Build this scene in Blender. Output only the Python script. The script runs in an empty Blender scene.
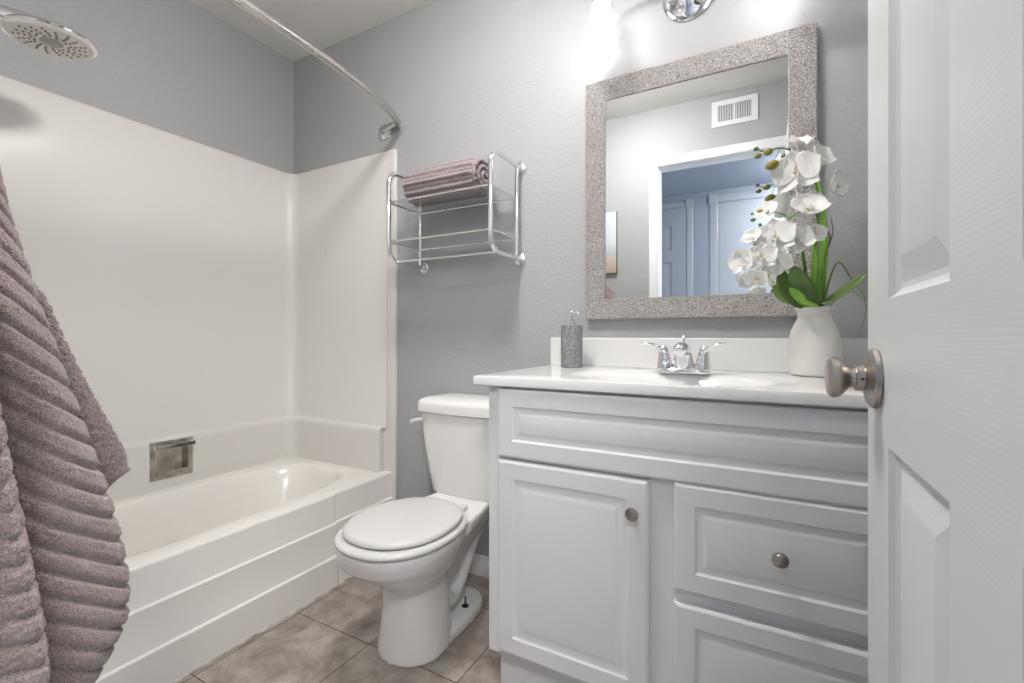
import bpy, bmesh, math, random
from mathutils import Vector, Matrix, noise
C = bpy.context.scene.collection
S = bpy.context.scene
random.seed(4)
PI = math.pi

# ------------------------------------------------------------------ camera, world, lights, exposure
CX, CY, CZ = 2.175, -1.58, 0.975
cd = bpy.data.cameras.new('camera'); cam = bpy.data.objects.new('camera', cd); C.objects.link(cam)
cam.location = (CX, CY, CZ); cam.rotation_euler = (PI/2, 0, math.radians(28.6))
cd.sensor_width = 36; cd.lens = 459/1024*36; cd.clip_start = 0.02
cd.shift_y = -(341.5-335.3)/1024
S.camera = cam
S.view_settings.view_transform = 'Standard'; S.view_settings.look = 'None'
S.view_settings.gamma = 1; S.view_settings.use_curve_mapping = False
S.view_settings.exposure = 0.60
w = bpy.data.worlds.new('world'); S.world = w; w.use_nodes = True
w.node_tree.nodes['Background'].inputs[0].default_value = (0.62, 0.78, 1.0, 1)
w.node_tree.nodes['Background'].inputs[1].default_value = 1.0

def area(name, loc, rot, sx, sy, power, col):
    l = bpy.data.lights.new(name, 'AREA'); l.shape = 'RECTANGLE'; l.size = sx; l.size_y = sy
    l.energy = power; l.color = col
    o = bpy.data.objects.new(name, l); C.objects.link(o); o.location = loc; o.rotation_euler = rot
    return o
# unseen area lights added at both hallway ends as cool fill
area('hall_end_fill', (4.05, -2.06, 1.3), (0, PI/2, 0), 1.6, 0.9, 21, (0.86, 0.93, 1.0))
area('hall_end_fill', (-0.5, -2.06, 1.3), (0, -PI/2, 0), 1.6, 0.9, 13, (0.86, 0.93, 1.0))
HALL_FILL_LIGHT = 72.0      # emission of the added, unseen hallway ceiling lamp
BATH_FILL_LIGHT = 63.0      # emission of the added, unseen bathroom ceiling lamp
SHADE_LIGHT = 4.6   # emission of the frosted shades over the mirror

# ------------------------------------------------------------------ materials
def mat(name, col, rough=0.5, metal=0.0, spec=0.5, **kw):
    m = bpy.data.materials.new(name); m.use_nodes = True
    b = m.node_tree.nodes['Principled BSDF']
    b.inputs['Base Color'].default_value = (*col, 1)
    b.inputs['Roughness'].default_value = rough; b.inputs['Metallic'].default_value = metal
    b.inputs['Specular IOR Level'].default_value = spec
    for k, v in kw.items(): b.inputs[k.replace('_', ' ')].default_value = v
    return m
def nd(m, t, **kw):
    n = m.node_tree.nodes.new(t)
    for k, v in kw.items():
        if k in n.inputs.keys(): n.inputs[k].default_value = v
        else: setattr(n, k, v)
    return n
def lk(m, a, b): m.node_tree.links.new(a, b)
def coords(m, kind='Object', scale=(1, 1, 1)):
    t = nd(m, 'ShaderNodeTexCoord'); mp = nd(m, 'ShaderNodeMapping'); mp.inputs['Scale'].default_value = scale
    lk(m, t.outputs[kind], mp.inputs['Vector']); return mp.outputs['Vector']
def add_bump(m, scale=100, strength=0.3, dist=0.001, detail=3, vscale=(1, 1, 1), kind='noise', rough=0.5):
    v = coords(m, 'Object', vscale)
    if kind == 'noise':
        n = nd(m, 'ShaderNodeTexNoise', Scale=scale, Detail=detail, Roughness=rough); out = n.outputs['Fac']
    else:
        n = nd(m, 'ShaderNodeTexVoronoi', Scale=scale); out = n.outputs['Distance']
    lk(m, v, n.inputs['Vector'])
    bp = nd(m, 'ShaderNodeBump', Strength=strength, Distance=dist)
    lk(m, out, bp.inputs['Height'])
    b = m.node_tree.nodes['Principled BSDF']; lk(m, bp.outputs['Normal'], b.inputs['Normal'])
    return m
def add_mottle(m, c1, c2, scale=5, detail=4, vscale=(1, 1, 1), lo=0.35, hi=0.65):
    v = coords(m, 'Object', vscale)
    n = nd(m, 'ShaderNodeTexNoise', Scale=scale, Detail=detail); lk(m, v, n.inputs['Vector'])
    r = nd(m, 'ShaderNodeValToRGB'); r.color_ramp.elements[0].position = lo; r.color_ramp.elements[1].position = hi
    r.color_ramp.elements[0].color = (*c1, 1); r.color_ramp.elements[1].color = (*c2, 1)
    lk(m, n.outputs['Fac'], r.inputs['Fac']); lk(m, r.outputs['Color'], m.node_tree.nodes['Principled BSDF'].inputs['Base Color'])
    return m

M = {}
M['wall'] = add_bump(mat('grey_paint', (0.40, 0.405, 0.415), 0.60), 95, 0.7, 0.003, 2)
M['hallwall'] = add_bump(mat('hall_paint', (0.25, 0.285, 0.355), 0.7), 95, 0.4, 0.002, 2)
M['ceil'] = add_bump(mat('ceiling_paint', (0.78, 0.77, 0.75), 0.8), 70, 0.3, 0.002, 2)
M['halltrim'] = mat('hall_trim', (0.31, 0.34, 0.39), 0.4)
M['trim'] = mat('white_trim', (0.80, 0.81, 0.82), 0.35)
M['surround'] = mat('surround_acrylic', (0.735, 0.715, 0.685), 0.30)
M['tub'] = mat('tub_enamel', (0.86, 0.83, 0.795), 0.18)
M['caulk'] = add_mottle(mat('old_caulk', (0.5, 0.48, 0.44), 0.7), (0.25, 0.22, 0.19), (0.72, 0.69, 0.64), 18, 6)
M['porcelain'] = mat('porcelain', (0.84, 0.83, 0.815), 0.09)
M['seat'] = mat('seat_plastic', (0.70, 0.69, 0.68), 0.2)
M['counter'] = mat('counter_resin', (0.80, 0.795, 0.79), 0.13)
M['cab'] = add_bump(mat('cabinet_paint', (0.80, 0.80, 0.81), 0.38), 60, 0.12, 0.001, 4, (1, 1, 1))
M['chrome'] = mat('chrome', (0.86, 0.86, 0.87), 0.07, 1.0)
M['nickel'] = mat('satin_nickel', (0.44, 0.405, 0.37), 0.30, 1.0)
M['nickel_b'] = mat('brushed_nickel', (0.62, 0.60, 0.57), 0.22, 1.0)
M['dish'] = add_mottle(mat('worn_steel', (0.45, 0.42, 0.38), 0.3, 1.0), (0.40, 0.36, 0.31), (0.62, 0.60, 0.56), 26, 4)
M['mirror'] = mat('mirror_glass', (0.86, 0.88, 0.88), 0.0, 1.0)
M['glass'] = mat('shelf_glass', (0.93, 0.98, 0.96), 0.02, 0.0, 0.5, Transmission_Weight=1.0, IOR=1.3)
M['black'] = mat('black_rubber', (0.02, 0.02, 0.02), 0.5)
M['gap'] = mat('gap_shade', (0.05, 0.045, 0.04), 0.8)  # near-black colour standing in for shade inside openings
M['grey_face'] = mat('grey_spray_face', (0.72, 0.70, 0.66), 0.35)
M['grey_nozzle'] = mat('grey_rubber', (0.22, 0.20, 0.18), 0.5)
M['grey_centre'] = mat('grey_centre', (0.40, 0.36, 0.33), 0.4)
M['ceramic'] = mat('white_ceramic', (0.78, 0.76, 0.72), 0.32)
M['stem'] = mat('green_stem', (0.10, 0.22, 0.025), 0.4)
M['brownstem'] = mat('brown_stem', (0.16, 0.13, 0.07), 0.5)
M['leaf'] = add_mottle(mat('green_leaf', (0.05, 0.12, 0.03), 0.3), (0.075, 0.15, 0.035), (0.16, 0.25, 0.07), 12, 3, (1, 1, 1))
M['blade'] = add_mottle(mat('bright_blade', (0.10, 0.3, 0.03), 0.35), (0.13, 0.33, 0.03), (0.34, 0.60, 0.10), 14, 3, (1, 1, .2))
M['petal'] = mat('white_petal', (0.93, 0.92, 0.89), 0.55)
M['lip'] = mat('yellow_lip', (0.55, 0.42, 0.10), 0.5)
M['bud'] = mat('olive_bud', (0.26, 0.23, 0.05), 0.45)

# hammered silver frame
m = mat('hammered_silver', (0.55, 0.53, 0.52), 0.32, 0.75); M['frame'] = m
v = coords(m); vo = nd(m, 'ShaderNodeTexVoronoi', Scale=330); lk(m, v, vo.inputs['Vector'])
no = nd(m, 'ShaderNodeTexNoise', Scale=260, Detail=2); lk(m, v, no.inputs['Vector'])
ad = nd(m, 'ShaderNodeMath', operation='ADD'); lk(m, vo.outputs['Distance'], ad.inputs[0]); lk(m, no.outputs['Fac'], ad.inputs[1])
bp = nd(m, 'ShaderNodeBump', Strength=0.9, Distance=0.003); lk(m, ad.outputs[0], bp.inputs['Height'])
lk(m, bp.outputs['Normal'], m.node_tree.nodes['Principled BSDF'].inputs['Normal'])
n2 = nd(m, 'ShaderNodeTexNoise', Scale=310, Detail=3); lk(m, v, n2.inputs['Vector'])
r = nd(m, 'ShaderNodeValToRGB'); r.color_ramp.elements[0].position = 0.38; r.color_ramp.elements[1].position = 0.6
r.color_ramp.elements[0].color = (0.20, 0.183, 0.176, 1); r.color_ramp.elements[1].color = (0.58, 0.56, 0.55, 1)
lk(m, n2.outputs['Fac'], r.inputs['Fac']); lk(m, r.outputs['Color'], m.node_tree.nodes['Principled BSDF'].inputs['Base Color'])

# terry cloth
def terry(name, c1, c2):
    m = mat(name, c1, 0.95, 0, 0.1, Sheen_Weight=0.35, Sheen_Roughness=0.5)
    v = coords(m)
    n = nd(m, 'ShaderNodeTexNoise', Scale=520, Detail=3); lk(m, v, n.inputs['Vector'])
    r = nd(m, 'ShaderNodeValToRGB'); r.color_ramp.elements[0].position = 0.32; r.color_ramp.elements[1].position = 0.66
    r.color_ramp.elements[0].color = (*c1, 1); r.color_ramp.elements[1].color = (*c2, 1)
    lk(m, n.outputs['Fac'], r.inputs['Fac']); lk(m, r.outputs['Color'], m.node_tree.nodes['Principled BSDF'].inputs['Base Color'])
    b = nd(m, 'ShaderNodeBump', Strength=0.8, Distance=0.0025); lk(m, n.outputs['Fac'], b.inputs['Height'])
    lk(m, b.outputs['Normal'], m.node_tree.nodes['Principled BSDF'].inputs['Normal'])
    return m
M['terry'] = terry('mauve_terry', (0.17, 0.125, 0.12), (0.39, 0.305, 0.29))
M['terry2'] = terry('mauve_rolled_terry', (0.16, 0.122, 0.128), (0.42, 0.35, 0.36))

# floor tile
m = mat('floor_tile', (0.3, 0.25, 0.22), 0.32); M['floor'] = m
g = nd(m, 'ShaderNodeNewGeometry'); sp = nd(m, 'ShaderNodeSeparateXYZ'); lk(m, g.outputs['Position'], sp.inputs[0])
def grid(axis, off, per=0.338, wd=0.0016):
    a = nd(m, 'ShaderNodeMath', operation='SUBTRACT'); lk(m, sp.outputs[axis], a.inputs[0]); a.inputs[1].default_value = off
    b = nd(m, 'ShaderNodeMath', operation='PINGPONG'); lk(m, a.outputs[0], b.inputs[0]); b.inputs[1].default_value = per/2
    c = nd(m, 'ShaderNodeMath', operation='LESS_THAN'); lk(m, b.outputs[0], c.inputs[0]); c.inputs[1].default_value = wd
    f = nd(m, 'ShaderNodeMath', operation='DIVIDE'); lk(m, a.outputs[0], f.inputs[0]); f.inputs[1].default_value = per
    h = nd(m, 'ShaderNodeMath', operation='FLOOR'); lk(m, f.outputs[0], h.inputs[0])
    return c.outputs[0], h.outputs[0], b.outputs[0]
gx, ix, px_ = grid(0, 0.747); gy, iy, py_ = grid(1, -0.524)
mx = nd(m, 'ShaderNodeMath', operation='MAXIMUM'); lk(m, gx, mx.inputs[0]); lk(m, gy, mx.inputs[1])
cb = nd(m, 'ShaderNodeCombineXYZ'); lk(m, ix, cb.inputs[0]); lk(m, iy, cb.inputs[1])
s3 = nd(m, 'ShaderNodeVectorMath', operation='SCALE'); lk(m, cb.outputs[0], s3.inputs[0]); s3.inputs['Scale'].default_value = 3.7
av = nd(m, 'ShaderNodeVectorMath', operation='ADD'); lk(m, g.outputs['Position'], av.inputs[0]); lk(m, s3.outputs[0], av.inputs[1])
n1 = nd(m, 'ShaderNodeTexNoise', Scale=9, Detail=9, Roughness=0.68, Distortion=0.35); lk(m, av.outputs[0], n1.inputs['Vector'])
cr = nd(m, 'ShaderNodeValToRGB'); e = cr.color_ramp.elements
e[0].position = 0.34; e[0].color = (0.20, 0.165, 0.14, 1); e[1].position = 0.68; e[1].color = (0.50, 0.45, 0.40, 1)
e2 = e.new(0.5); e2.color = (0.34, 0.295, 0.26, 1); lk(m, n1.outputs['Fac'], cr.inputs['Fac'])
mxc = nd(m, 'ShaderNodeMixRGB'); lk(m, mx.outputs[0], mxc.inputs['Fac']); lk(m, cr.outputs[0], mxc.inputs[1]); mxc.inputs[2].default_value = (0.055, 0.04, 0.035, 1)
lk(m, mxc.outputs[0], m.node_tree.nodes['Principled BSDF'].inputs['Base Color'])
b = nd(m, 'ShaderNodeBump', Strength=0.5, Distance=0.002, invert=True); lk(m, mx.outputs[0], b.inputs['Height'])
lk(m, b.outputs['Normal'], m.node_tree.nodes['Principled BSDF'].inputs['Normal'])
M['hallfloor'] = mat('hall_carpet', (0.36, 0.32, 0.28), 0.95)

# embossed wood-grain white door
m = mat('embossed_door_paint', (0.66, 0.665, 0.665), 0.36); M['door'] = m
v = coords(m, 'Object', (1, 1, 1))
wv = nd(m, 'ShaderNodeTexWave', Scale=30, Distortion=5, Detail=3, bands_direction='Z'); wv.inputs['Detail Scale'].default_value = 0.35
mp = nd(m, 'ShaderNodeMapping'); mp.inputs['Scale'].default_value = (1, 0.22, 2.6); lk(m, v, mp.inputs['Vector']); lk(m, mp.outputs[0], wv.inputs['Vector'])
b = nd(m, 'ShaderNodeBump', Strength=0.04, Distance=0.001); lk(m, wv.outputs['Fac'], b.inputs['Height'])
lk(m, b.outputs['Normal'], m.node_tree.nodes['Principled BSDF'].inputs['Normal'])

# glowing frosted shades, and diffusers of the added fill lamps
def glow(name, col, strength):
    m = mat(name, (0.9, 0.9, 0.9), 0.4)
    m.node_tree.nodes['Principled BSDF'].inputs['Emission Color'].default_value = (*col, 1)
    m.node_tree.nodes['Principled BSDF'].inputs['Emission Strength'].default_value = strength
    return m
M['shade'] = glow('lit_frosted_glass', (1.0, 0.965, 0.93), SHADE_LIGHT)
M['bath_fill'] = glow('bath_fill_glow', (1.0, 0.97, 0.93), BATH_FILL_LIGHT)
M['hall_fill'] = glow('hall_fill_glow', (1.0, 0.98, 0.95), HALL_FILL_LIGHT)

# embossed grey soap bottle
m = mat('embossed_grey', (0.17, 0.17, 0.175), 0.55); M['soap'] = m
v = coords(m, 'Object'); vo = nd(m, 'ShaderNodeTexVoronoi', Scale=150); lk(m, v, vo.inputs['Vector'])
b = nd(m, 'ShaderNodeBump', Strength=0.8, Distance=0.003); lk(m, vo.outputs['Distance'], b.inputs['Height'])
r = nd(m, 'ShaderNodeValToRGB'); r.color_ramp.elements[0].color = (0.42, 0.42, 0.43, 1); r.color_ramp.elements[1].color = (0.20, 0.20, 0.205, 1)
r.color_ramp.elements[1].position = .6
lk(m, vo.outputs['Distance'], r.inputs['Fac']); lk(m, r.outputs[0], m.node_tree.nodes['Principled BSDF'].inputs['Base Color'])
lk(m, b.outputs['Normal'], m.node_tree.nodes['Principled BSDF'].inputs['Normal'])

# picture: pale beach
m = mat('beach_print', (0.5, 0.5, 0.5), 0.5); M['print'] = m
t = nd(m, 'ShaderNodeTexCoord'); sp = nd(m, 'ShaderNodeSeparateXYZ'); lk(m, t.outputs['Object'], sp.inputs[0])
nn = nd(m, 'ShaderNodeTexNoise', Scale=9, Detail=5); lk(m, t.outputs['Object'], nn.inputs['Vector'])
ma = nd(m, 'ShaderNodeMath', operation='MULTIPLY_ADD'); lk(m, nn.outputs['Fac'], ma.inputs[0]); ma.inputs[1].default_value = .06; lk(m, sp.outputs[2], ma.inputs[2])
mr = nd(m, 'ShaderNodeMapRange'); mr.inputs['From Min'].default_value = -.17; mr.inputs['From Max'].default_value = .25; lk(m, ma.outputs[0], mr.inputs['Value'])
r = nd(m, 'ShaderNodeValToRGB'); e = r.color_ramp.elements; e[0].color = (.42, .33, .26, 1); e[1].color = (.62, .70, .80, 1); e[1].position = 1
q = e.new(.22); q.color = (.55, .48, .42, 1); q = e.new(.3); q.color = (.45, .5, .55, 1); q = e.new(.5); q.color = (.66, .68, .72, 1)
lk(m, mr.outputs[0], r.inputs['Fac']); lk(m, r.outputs[0], m.node_tree.nodes['Principled BSDF'].inputs['Base Color'])

# ------------------------------------------------------------------ mesh helpers
def nb(): return bmesh.new()
def obj(name, bm, m, parent=None, smooth=True, bevel=0, subd=0, loc=None, angle=35, recalc=True):
    if recalc: bmesh.ops.recalc_face_normals(bm, faces=bm.faces)
    me = bpy.data.meshes.new(name); bm.to_mesh(me); bm.free()
    o = bpy.data.objects.new(name, me); C.objects.link(o)
    me.materials.append(M[m] if isinstance(m, str) else m)
    if smooth:
        for p in me.polygons: p.use_smooth = True
        me.set_sharp_from_angle(angle=math.radians(angle))
    if bevel:
        b = o.modifiers.new('bevel', 'BEVEL'); b.width = bevel; b.segments = 2; b.limit_method = 'ANGLE'; b.angle_limit = math.radians(50)
        b.harden_normals = False
    if subd:
        s = o.modifiers.new('subd', 'SUBSURF'); s.levels = subd; s.render_levels = subd
    if parent: o.parent = parent; o.matrix_parent_inverse = Matrix.Translation(parent.location).inverted()
    return o
def tag(o, label, cat, group=None):
    o['label'] = label; o['category'] = cat
    if group: o['group'] = group
    return o
def thing(name, label, cat, loc, group=None):
    o = bpy.data.objects.new(name, None); C.objects.link(o); o.location = loc; o.empty_display_size = .05
    bpy.context.view_layer.update()
    return tag(o, label, cat, group)
def struct(o): o['kind'] = 'structure'; return o
def bx(bm, x0, x1, y0, y1, z0, z1):
    vs = [bm.verts.new((x, y, z)) for x in (x0, x1) for y in (y0, y1) for z in (z0, z1)]
    for f in ((0, 1, 3, 2), (4, 6, 7, 5), (0, 4, 5, 1), (2, 3, 7, 6), (0, 2, 6, 4), (1, 5, 7, 3)):
        bm.faces.new([vs[i] for i in f])
def loft(bm, rings, cap0=True, cap1=True, closed=True):
    R = [[bm.verts.new(p) for p in r] for r in rings]; n = len(R[0])
    for a, b in zip(R, R[1:]):
        for i in range(n if closed else n-1):
            j = (i+1) % n
            try: bm.faces.new((a[i], a[j], b[j], b[i]))
            except ValueError: pass
    if cap0: bm.faces.new(list(reversed(R[0])))
    if cap1: bm.faces.new(R[-1])
    return R
def tube(bm, pts, r, seg=14, closed=False):
    pts = [Vector(p) for p in pts]; n = len(pts); rings = []
    rr = r if isinstance(r, (list, tuple)) else [r]*n
    prev = None
    for i, p in enumerate(pts):
        if closed: t = pts[(i+1) % n]-pts[i-1]
        else: t = pts[min(i+1, n-1)]-pts[max(i-1, 0)]
        t.normalize()
        if prev is None:
            a = Vector((0, 0, 1)) if abs(t.z) < .9 else Vector((1, 0, 0)); u = t.cross(a).normalized()
        else:
            u = (prev - t*prev.dot(t)).normalized()
        prev = u; vv = t.cross(u)
        rings.append([p + (u*math.cos(2*PI*k/seg)+vv*math.sin(2*PI*k/seg))*rr[i] for k in range(seg)])
    if closed: rings.append(rings[0])
    loft(bm, rings, not closed, not closed)
    if closed: bmesh.ops.remove_doubles(bm, verts=bm.verts, dist=1e-6)
def rnd(pts, rad, seg=6):
    """polyline with its corners rounded"""
    pts = [Vector(p) for p in pts]; out = [pts[0]]
    for i in range(1, len(pts)-1):
        a, b, c = pts[i-1], pts[i], pts[i+1]
        d1 = (a-b); d2 = (c-b); l = min(rad, d1.length*.49, d2.length*.49)
        p1 = b+d1.normalized()*l; p2 = b+d2.normalized()*l
        for k in range(seg+1):
            s = k/seg; out.append(p1*(1-s)**2+b*2*s*(1-s)+p2*s*s)
    out.append(pts[-1]); return out
def lathe(bm, prof, org=(0, 0, 0), axis=(0, 0, 1), seg=40, sx=1, sy=1):
    q = Vector((0, 0, 1)).rotation_difference(Vector(axis).normalized()).to_matrix(); org = Vector(org)
    rings = [[org+q @ Vector((max(r, 1e-4)*math.cos(2*PI*k/seg)*sx, max(r, 1e-4)*math.sin(2*PI*k/seg)*sy, z)) for k in range(seg)] for r, z in prof]
    loft(bm, rings)
def nested(bm, x0, x1, z0, z1, prof, mp):
    """rectangular rings (inset, depth), last one filled; mp(a, b, depth) -> point"""
    prev = None
    for ins, d in prof:
        r = [bm.verts.new(mp(*p, d)) for p in ((x0+ins, z0+ins), (x1-ins, z0+ins), (x1-ins, z1-ins), (x0+ins, z1-ins))]
        if prev:
            for i in range(4): bm.faces.new((prev[i], prev[(i+1) % 4], r[(i+1) % 4], r[i]))
        else: first = r
        prev = r
    bm.faces.new(prev); return first
def sup(cx, cy, a, b, n, N, z, flat=None):
    out = []
    for k in range(N):
        t = 2*PI*k/N; c, s = math.cos(t), math.sin(t)
        out.append(Vector((cx+a*abs(c)**(2/n)*(1 if c >= 0 else -1), cy+b*abs(s)**(2/n)*(1 if s >= 0 else -1), z)))
    return out

# ------------------------------------------------------------------ room shell
ZC = 2.422; YF = -1.462; YFB = -1.575; XR = 2.478; YH = -2.56
def wall(name, boxes, m):
    bm = nb()
    for b in boxes: bx(bm, *b)
    return struct(obj(name, bm, m, smooth=False))
wall('floor', [(-.1, XR+.1, YFB+.05, .1, -.05, 0)], 'floor')
wall('floor_hall', [(-.7, 4.2, YH-.1, YFB+.05, -.05, -.002)], 'hallfloor')
wall('ceiling', [(-.1, XR+.1, YFB, .1, ZC, ZC+.05)], 'ceil')
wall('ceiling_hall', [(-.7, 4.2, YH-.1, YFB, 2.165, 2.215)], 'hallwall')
wall('wall_back', [(-.1, XR+.1, 0, .1, 0, ZC)], 'wall')
wall('wall_left', [(-.1, 0, YFB, 0, 0, ZC)], 'wall')
wall('wall_right', [(XR, XR+.1, YFB, 0, 0, ZC)], 'wall')
XO0, XO1, ZO = CX-.581, 2.326, 2.045
wall('wall_front', [(0, XO0-.015, YFB, YF, 0, ZC), (XO1+.015, XR, YFB, YF, 0, ZC), (XO0-.015, XO1+.015, YFB, YF, ZO+.015, ZC)], 'wall')
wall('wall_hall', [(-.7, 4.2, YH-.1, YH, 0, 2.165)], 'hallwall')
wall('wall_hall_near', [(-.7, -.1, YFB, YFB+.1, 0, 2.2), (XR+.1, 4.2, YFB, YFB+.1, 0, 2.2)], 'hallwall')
# doorway jamb and casing
bm = nb()
bx(bm, XO0-.015, XO0, YFB, YF, 0, ZO+.015); bx(bm, XO1, XO1+.015, YFB, YF, 0, ZO+.015); bx(bm, XO0, XO1, YFB, YF, ZO, ZO+.015)
struct(obj('trim_1', bm, 'trim', smooth=False))
def casing(bm, x0, x1, zt, y, d, w_):
    """mitred casing round an opening; d = +-1 direction it stands proud of plane y"""
    prof = [(0, 0), (0, .008), (.006, .0115), (w_*.55, .0115), (w_*.75, .0085), (w_-.004, .0075), (w_, .004), (w_, 0)]
    path = [(x0, 0, -1, 0), (x0, zt, -1, 1), (x1, zt, 1, 1), (x1, 0, 1, 0)]
    rings = [[Vector((px+dx*a, y+d*b_, pz+dz*a)) for a, b_ in prof] for px, pz, dx, dz in path]
    loft(bm, rings)
bm = nb(); casing(bm, XO0-.002, XO1+.002, ZO+.002, YF, 1, .056); struct(obj('trim_2', bm, 'trim', angle=25))
# baseboards
def board(name, x0, x1, y0, y1):
    bm = nb(); bx(bm, x0, x1, y0, y1, 0, .085); return struct(obj(name, bm, 'trim', bevel=.004))
board('baseboard_back', .722, 1.53, -.013, 0)
board('baseboard_front', .722, XO0-.06, YF, YF+.013)
bm = nb(); bx(bm, 2.3665, XR, YF, YF+.0125, 0, .085); 
obj_ = None; bm.free()
# hallway doors seen in the mirror
PANELS6 = [(.235, .861), (1.012, 1.60), (1.70, 1.915)]
DOOR_PROF = [(0, 0), (.004, .005), (.009, .0085), (.014, .0085), (.036, .0025), (.040, .0015)]
def door_leaf(bm, u0, cols, z0, z1, thick, mp):
    """cols: list of (a0,a1,is_panel) along the width"""
    zs = [z0]+[q for p in PANELS6 for q in p]+[z1]
    for a0, a1, isp in cols:
        for k in range(len(zs)-1):
            if isp and k % 2 == 1:
                nested(bm, a0, a1, zs[k], zs[k+1], DOOR_PROF, mp)
            else:
                bm.faces.new([bm.verts.new(mp(a, b_, 0)) for a, b_ in ((a0, zs[k]), (a1, zs[k]), (a1, zs[k+1]), (a0, zs[k+1]))])
    A0, A1 = cols[0][0], cols[-1][1]
    B = [bm.verts.new(mp(a, b_, thick)) for a, b_ in ((A0, z0), (A1, z0), (A1, z1), (A0, z1))]
    F = [bm.verts.new(mp(a, b_, 0)) for a, b_ in ((A0, z0), (A1, z0), (A1, z1), (A0, z1))]
    bm.faces.new(B)
    for i in range(4): bm.faces.new((F[i], F[(i+1) % 4], B[(i+1) % 4], B[i]))
    bmesh.ops.remove_doubles(bm, verts=bm.verts, dist=1e-5)
hx1 = CX-.562      # right side of the far six-panel door opening
bm = nb()
door_leaf(bm, 0, [(hx1-.71, hx1-.60, 0), (hx1-.60, hx1-.41, 1), (hx1-.41, hx1-.305, 0), (hx1-.305, hx1-.115, 1), (hx1-.115, hx1-.003, 0)], .01, 2.055, .03,
          lambda a, b_, d: (a, YH+.012-d*.9+.0, b_))
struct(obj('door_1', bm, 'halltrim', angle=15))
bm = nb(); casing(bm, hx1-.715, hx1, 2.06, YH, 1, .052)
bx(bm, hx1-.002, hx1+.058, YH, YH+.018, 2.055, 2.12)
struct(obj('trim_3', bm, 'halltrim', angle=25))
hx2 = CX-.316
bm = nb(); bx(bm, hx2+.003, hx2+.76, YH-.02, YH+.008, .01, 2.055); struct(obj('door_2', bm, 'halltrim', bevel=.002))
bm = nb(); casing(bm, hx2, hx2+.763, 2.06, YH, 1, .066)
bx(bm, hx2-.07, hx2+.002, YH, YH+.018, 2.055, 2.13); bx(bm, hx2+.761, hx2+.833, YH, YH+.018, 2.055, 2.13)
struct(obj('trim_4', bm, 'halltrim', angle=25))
# window frames added out of view at the hallway ends, behind the fill lights
def added_window(name, x, s):
    bm = nb()
    for b in ((YH, YH+.06, .45, 2.1), (YFB-.06, YFB, .45, 2.1), (YH+.06, YFB-.06, .45, .51), (YH+.06, YFB-.06, 2.04, 2.1), (YH+.47, YH+.50, .51, 2.04)):
        bx(bm, x, x+.05*s, b[0], b[1], b[2], b[3])
    return struct(obj(name, bm, 'trim', smooth=False))
added_window('added_window_1', 4.1, 1); added_window('added_window_2', -.6, -1)

# ------------------------------------------------------------------ open bathroom door
DX = CX+.112
YE = -.888
door = thing('bathroom_door', 'white six-panel wood-grain door standing open at the right edge', 'door', (DX+.017, -1.50, 0))
cols = [(-1.508, -1.427, 0), (-1.427, -1.263, 1), (-1.263, -1.163, 0), (-1.163, -.990, 1), (-.990, YE, 0)]
bm = nb(); door_leaf(bm, 0, cols, .012, 2.035, .035, lambda a, b_, d: (DX+d, a, b_))
obj('door_panel', bm, 'door', door, angle=15)
def knob(name, side, par):
    k = bpy.data.objects.new
    s = -side; x = DX if side > 0 else DX+.035
    o = (x, -.940, .927)
    bm = nb(); lathe(bm, [(.0, 0), (.0325, 0), (.0335, .002), (.0325, .006), (.028, .009), (.019, .011), (.0165, .0125), (.0, .0125)], o, (s, 0, 0))
    ro = obj('rosette', bm, 'nickel', par)
    bm = nb(); lathe(bm, [(0, .0122), (.0145, .0122), (.0145, .020), (.0115, .0205), (.0110, .0235), (.0122, .0265), (.017, .030), (.0218, .0345), (.0235, .0385), (.0228, .043), (.019, .0462), (.014, .0472), (.010, .0467), (.006, .0462), (0, .0462)], o, (s, 0, 0), 48)
    kn = obj('door_knob', bm, 'nickel', par); kn['label'] = 'satin nickel door knob'
    bm = nb(); lathe(bm, [(0, 0), (.0016, 0), (.0016, .0013), (0, .0013)], (x+s*.0155, -.9545, .927), (0, -1, 0), 12)
    obj('release_hole', bm, 'black', par)
knob('door_knob', 1, door)
bm = nb(); bx(bm, DX+.005, DX+.030, YE, YE+.0012, .90, .955); obj('latch_plate', bm, 'nickel', door)

# ------------------------------------------------------------------ tub surround
def upath(t, extra=()):
    xe = .676 if t < .03 else .654; r = .055
    P = [(xe, 0), (xe, -t)]
    for s in (.75, .5, .25): P.append((t+r+(xe-t-r)*s, -t))
    for k in range(9):
        a = PI/2*k/8; P.append((t+r-r*math.sin(a), -t-r+r*math.cos(a)))
    for y in (-.3, -.522, -.663, -.9, -1.2): P.append((t, y))
    for k in range(9):
        a = PI/2*k/8; P.append((t+r-r*math.cos(a), YF+t+r-r*math.sin(a)))
    for s in (.25, .5, .75): P.append((t+r+(xe-t-r)*s, YF+t))
    P += [(xe, YF+t), (xe, YF)]
    return P
sur = thing('tub_surround', 'glossy off-white moulded surround panels around the bathtub walls', 'shower surround', (0.02, -.73, .36))
rows = [(.352, .044), (.400, .044), (.535, .044), (.545, .042), (.552, .036), (.556, .024), (.562, .019), (1.0, .018), (1.5, .018), (1.806, .018), (1.815, .014), (1.818, .008), (1.818, 0)]
bm = nb(); R = []
for z, t in rows: R.append([bm.verts.new((*p, z)) for p in upath(max(t, .0008))])
iy = None
for i, (x, y) in enumerate(upath(.044)):
    if abs(y+.522) < 1e-6: iy = i
for a in range(len(R)-1):
    for i in range(len(R[0])-1):
        if a == 1 and i == iy: continue
        bm.faces.new((R[a][i], R[a][i+1], R[a+1][i+1], R[a+1][i]))
obj('surround_wall', bm, 'surround', sur, angle=50)
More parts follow.
